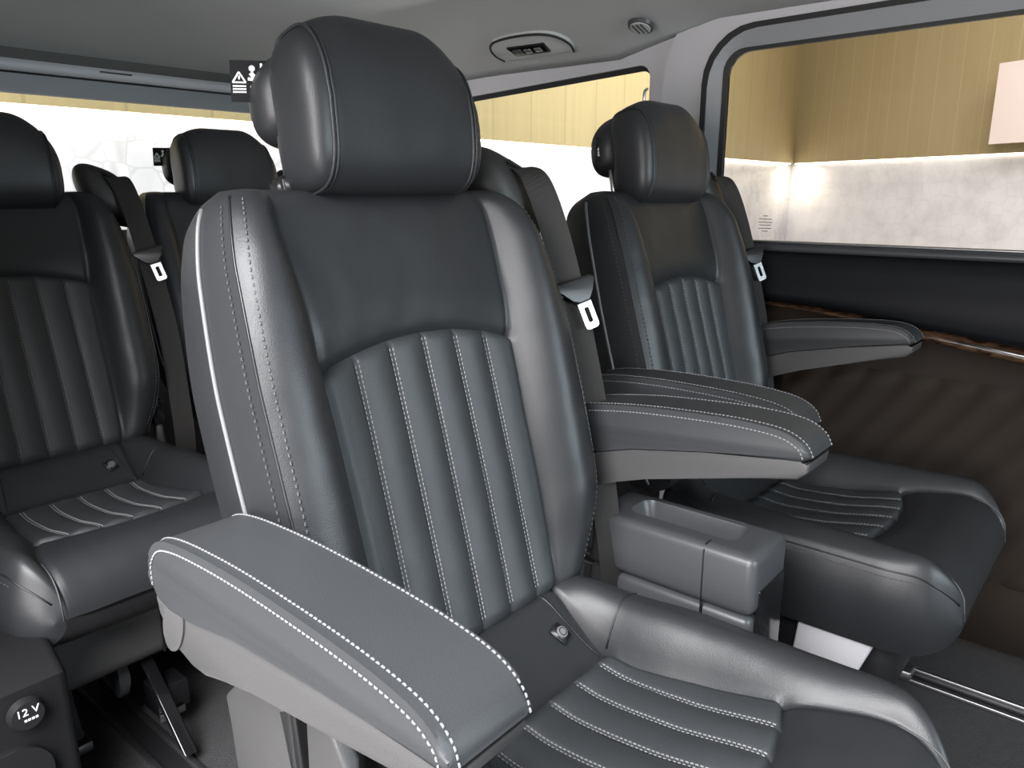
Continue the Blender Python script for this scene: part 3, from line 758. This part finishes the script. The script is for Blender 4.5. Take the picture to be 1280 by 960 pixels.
# side cover of the nearest seat's left flank
sc = prism('side_cover', [(.12, .50), (.16, .46), (.14, .36), (.10, .22), (-.02, .16), (-.40, .16), (-.42, .26), (-.36, .32), (-.02, .335), (.02, .36), (.03, .50), (.06, .54)], -.292, -.262, .010, 'shell', seat0)
sc2 = prism('side_cover', [(-.035, .525), (.0, .52), (.005, .36), (-.03, .33), (-.06, .33), (-.065, .48)], -.288, -.268, .006, 'shell', seat0)
b3 = prism('belt_anchor', [(.022, .50), (.035, .50), (.02, .34), (.004, .34)], -.286, -.262, .003, 'black', seat0)

# ------------------------------------------------------------ console between the middle seats
con = tag(empty('centre_console', (1.035, .5, 0)), 'grey plastic console box with an open tray between the two middle seats', 'console')
def cbox(name, lo, hi, r, m, parent=con, seg=3):
    return rbox(name, (lo[0]-1.035, lo[1]-.5, lo[2]), (hi[0]-1.035, hi[1]-.5, hi[2]), r, m, parent, seg)
x0, x1, y0, y1 = .968, 1.092, .375, .66
cbox('console_body', (x0+.004, y0+.004, .03), (x1-.004, y1, .435), .012, 'console')
# two upper blocks (rear lid and front) and gap
def lid():
    bm = bmesh.new()
    # outer block
    box(bm, (x0-1.035, y0-.5, .438), (x1-1.035, y1-.5, .532))
    bmesh.ops.bevel(bm, geom=[e for e in bm.edges], offset=.014, segments=4, profile=.5, affect='EDGES')
    # tray: inset & push down on top face
    tf = max((f for f in bm.faces if f.normal.z > .99), key=lambda f: f.calc_area())
    r = bmesh.ops.inset_region(bm, faces=[tf], thickness=.012)
    return bm, tf
bm, tf = lid()
# rounded tray sunk into the top face
c = tf.calc_center_median(); zt = c.z; bm.faces.remove(tf)
loop = [e for e in bm.edges if e.is_boundary]
hx, hy = (x1-x0)/2-.030, (y1-y0)/2-.050; cxr, cyr = c.x+.008, c.y-.002
def rrx(sx, sy, r, z, n=6):
    out = []
    for qx, qy, a0 in ((1, 1, 0), (-1, 1, 90), (-1, -1, 180), (1, -1, 270)):
        for k in range(n+1):
            t = R(a0+90*k/n); out.append(bm.verts.new((cxr+qx*(sx-r)+r*cos(t), cyr+qy*(sy-r)+r*sin(t), z)))
    return out
rings = [rrx(hx, hy, .018, zt), rrx(hx-.002, hy-.002, .017, zt-.004), rrx(hx-.006, hy-.008, .014, zt-.030), rrx(hx-.014, hy-.016, .010, zt-.036)]
for a, b in zip(rings, rings[1:]):
    for k in range(len(a)): bm.faces.new((a[k], a[(k+1) % len(a)], b[(k+1) % len(a)], b[k]))
bm.faces.new(rings[-1])
re_ = [bm.edges.get((rings[0][k], rings[0][(k+1) % len(rings[0])])) for k in range(len(rings[0]))]
bmesh.ops.bridge_loops(bm, edges=loop+re_)
cl = frombm('console_lid', bm, 'console', con, True, 35)
cbox('lid_gap', (x0-.0006, .452, .40), (x0+.004, .4545, .525), .0004, 'black', con)
cbox('lid_gap', (x0+.004, .452, .5315), (x0+.022, .4545, .5328), .0004, 'black', con)
cbox('lid_slit', (x1-.014, .44, .5315), (x1-.011, .66, .5328), .0004, 'black', con)
cbox('body_gap', (x0-.0002, .452, .03), (x0+.006, .4545, .435), .0004, 'black', con)
cbox('front_pocket', (x0+.022, y0-.002, .20), (x1-.010, y0+.004, .475), .002, 'gloss_black', con)

# ------------------------------------------------------------ floor rails, outlet trim, mechanism
def rail(x, y0, y1, lab):
    o = tag(empty('floor_rail', (x, (y0+y1)/2, 0)), lab, 'rail', 'floor rails')
    L = (y1-y0)/2
    rbox('rail_lip', (-.030, -L, .001), (-.020, L, .010), .002, 'metal', o); rbox('rail_lip', (.018, -L, .001), (.030, L, .010), .002, 'metal', o)
    rbox('rail_channel', (-.020, -L, -.002), (.018, L, .003), .001, 'black', o); return o
rail(.52, -.6, 2.3, 'steel seat rail in the carpet below the armrest at lower left')
rail(1.70, -.9, 2.3, 'steel seat rail crossing the floor at lower right, beside the door')
# wheel-arch trim with 12 V outlet
st = tag(empty('outlet_trim', (.2, 1.4, 0)), 'dark carpeted side trim with a twelve volt outlet at lower left', 'trim panel')
prism('trim_body', [(-.20, 0), (-.19, .31), (-.13, .345), (.9, .345), (.9, 0)], -.18, .157, .015, 'trimdark', st)
prism('outlet_recess', [(-.16, .03), (.085, .03), (.115, .06)]+[(.115-.05*(1-cos(R(9*k))), .175+.05*sin(R(9*k))) for k in range(11)]+[(-.16, .232)], -.206, -.190, .004, 'black', st, 3, 'y')
bm = bmesh.new(); bmesh.ops.create_cone(bm, cap_ends=True, segments=32, radius1=.026, radius2=.022, depth=.012)
cap = frombm('outlet_cap', bm, 'black', st, True, 40); cap.matrix_local = Matrix.Translation((.090, -.204, .275)) @ Matrix.Rotation(R(90), 4, 'X')
def text(name, body, size, m, parent, mtx):
    c = bpy.data.curves.new(name, 'FONT'); c.body = body; c.size = size; c.extrude = .0004; c.align_x = 'CENTER'
    o = bpy.data.objects.new(name, c); S.collection.objects.link(o); dg = bpy.context.evaluated_depsgraph_get()
    me = bpy.data.meshes.new_from_object(o.evaluated_get(dg)); bpy.data.objects.remove(o)
    o = link(name, me, m, parent, False); o.matrix_local = mtx; return o
text('outlet_lettering', '12 V', .017, 'white', cap, Matrix.Translation((0, .002, .0064)))
bm = bmesh.new()
for k in range(4): box(bm, (-.006+k*.005, -.008, .0062), (-.0025+k*.005, -.0045, .0068))
frombm('outlet_marks', bm, 'white', cap, False)

# ------------------------------------------------------------ ceiling fittings
def tilt_x(deg): return Matrix.Rotation(R(deg), 4, 'Y')
lamp = tag(empty('reading_lamp', (1.838, 1.46, 1.412)), 'small reading lamp in an arched bezel on the ceiling edge above the rear side window', 'lamp')
lamp.rotation_euler = (0, R(-69), 0)
arch = [(-.125, .0), (-.135, .035), (-.12, .075), (-.080, .100), (0, .108), (.080, .100), (.12, .075), (.135, .035), (.125, .0)]
arch = [tuple(p) for p in crv(arch, 4)]
prism('lamp_bezel', arch, -.004, .010, .003, 'headliner', lamp, 3, 'x')
tube('bezel_seal', [(-.004, y, z) for y, z in arch], .0035, 'rubber', lamp, 6)
prism('lamp_lens', [(-.060, .020), (-.065, .062), (.065, .066), (.060, .022)], -.010, .0, .003, 'gloss_black', lamp, 3, 'x')
for k in range(2): rbox('lamp_bulb', (-.013, -.045+.036*k, .034), (-.009, -.023+.036*k, .052), .002, 'chrome', lamp)
rbox('lamp_reflector', (-.0125, .022, .030), (-.009, .052, .056), .001, 'metal', lamp)
vent = tag(empty('ceiling_vent', (1.795, 1.10, 1.4365)), 'small round grey vent with cross slats on the ceiling edge above the window pillar', 'vent')
vent.rotation_euler = (0, R(19), 0)
bm = bmesh.new(); bmesh.ops.create_cone(bm, cap_ends=True, segments=36, radius1=.032, radius2=.034, depth=.008); frombm('vent_ring', bm, 'console', vent, True, 40)
bm = bmesh.new(); bmesh.ops.create_cone(bm, cap_ends=True, segments=36, radius1=.026, radius2=.026, depth=.003); o = frombm('vent_face', bm, 'headliner', vent, True, 40); o.location.z = -.0052
for k in range(3): rbox('slat', (-.020, -.014+.012*k, -.0088), (.020, -.010+.012*k, -.006), .0006, 'console', vent)
hook = tag(empty('coat_hook', (1.925, 1.152, 1.285)), 'small steel hook on the front edge of the rear side window', 'hook')
tube('hook_bar', [(.0, .0, .02), (-.012, 0, .012), (-.014, 0, -.010), (-.004, 0, -.02)], .004, 'chrome', hook, 8, 4)

# ------------------------------------------------------------ garage outside
def panelled(name, col, freq, dark=.72, axis='X', width=.03):
    m = mat(name, col, .7); nt = m.node_tree; b = nt.nodes['Principled BSDF']
    tc = nt.nodes.new('ShaderNodeTexCoord'); sp = nt.nodes.new('ShaderNodeSeparateXYZ'); nt.links.new(tc.outputs['Object'], sp.inputs[0])
    a = nt.nodes.new('ShaderNodeMath'); a.operation = 'MULTIPLY'; a.inputs[1].default_value = freq; nt.links.new(sp.outputs[axis], a.inputs[0])
    fr = nt.nodes.new('ShaderNodeMath'); fr.operation = 'FRACT'; nt.links.new(a.outputs[0], fr.inputs[0])
    lt = nt.nodes.new('ShaderNodeMath'); lt.operation = 'LESS_THAN'; lt.inputs[1].default_value = width; nt.links.new(fr.outputs[0], lt.inputs[0])
    mp = nt.nodes.new('ShaderNodeMapping'); mp.inputs['Scale'].default_value = (14, 1, .5) if axis == 'X' else (1, 14, .5); nt.links.new(tc.outputs['Object'], mp.inputs[0])
    n = nt.nodes.new('ShaderNodeTexNoise'); n.inputs['Scale'].default_value = 2; n.inputs['Detail'].default_value = 4; nt.links.new(mp.outputs[0], n.inputs[0])
    mx = nt.nodes.new('ShaderNodeMix'); mx.data_type = 'RGBA'; mx.inputs['A'].default_value = (*[c*.88 for c in col], 1); mx.inputs['B'].default_value = (*[min(1, c*1.12) for c in col], 1)
    nt.links.new(n.outputs['Fac'], mx.inputs['Factor'])
    m2 = nt.nodes.new('ShaderNodeMix'); m2.data_type = 'RGBA'; m2.inputs['B'].default_value = (*[c*dark for c in col], 1)
    nt.links.new(lt.outputs[0], m2.inputs['Factor']); nt.links.new(mx.outputs['Result'], m2.inputs['A']); nt.links.new(m2.outputs['Result'], b.inputs['Base Color'])
    return m
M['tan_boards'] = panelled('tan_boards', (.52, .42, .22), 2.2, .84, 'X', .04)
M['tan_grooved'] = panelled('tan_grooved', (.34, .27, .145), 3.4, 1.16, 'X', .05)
ZB = 1.424
struct(mesh('floor.001', [(-8, -6, -.36), (16, -6, -.36), (16, 7, -.36), (-8, 7, -.36), (-8, -6, -.4), (16, -6, -.4), (16, 7, -.4), (-8, 7, -.4)], [(0, 1, 2, 3), (7, 6, 5, 4), (0, 1, 5, 4), (1, 2, 6, 5), (2, 3, 7, 6), (3, 0, 4, 7)], 'garage_floor', smooth=False))
struct(rbox('wall_back', (-6, 4.09, -.36), (10.75, 4.25, ZB+.02), .001, 'marble_rear', None, 1))
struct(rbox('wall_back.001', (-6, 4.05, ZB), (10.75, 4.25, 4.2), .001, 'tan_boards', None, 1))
rbox('led_strip', (-6, 4.06, ZB-.012), (10.55, 4.085, ZB-.001), .001, 'led', None, 1)
tag(bpy.data.objects['led_strip'], 'glowing light strip along the foot of the tan boards behind the rear window', 'light strip')
def rightwall(name, z0, z1, off, th, m, L=9.0, lo=0.0):
    bm = bmesh.new(); box(bm, (lo, off, z0), (L, off+th, z1)); o = frombm(name, bm, m, None, False)
    o.location = (10.62, 4.07, 0); o.rotation_euler = (0, 0, math.atan2(-2.83, -1.40)); return o
struct(rightwall('wall_right.003', -.36, ZB+.02, .04, .16, 'marble', 9, -.2))
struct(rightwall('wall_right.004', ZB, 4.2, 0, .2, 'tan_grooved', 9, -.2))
o = rightwall('led_strip', ZB-.012, ZB-.001, .01, .025, 'led', 9, .04); tag(o, 'glowing light strip under the grooved tan wall seen through the large side window', 'light strip')
bd = rightwall('hanging_board', 1.50, 2.24, -.30, .02, 'board', 4.4, 2.98); tag(bd, 'pale pink board before the tan wall, at the top right of the side window', 'board')
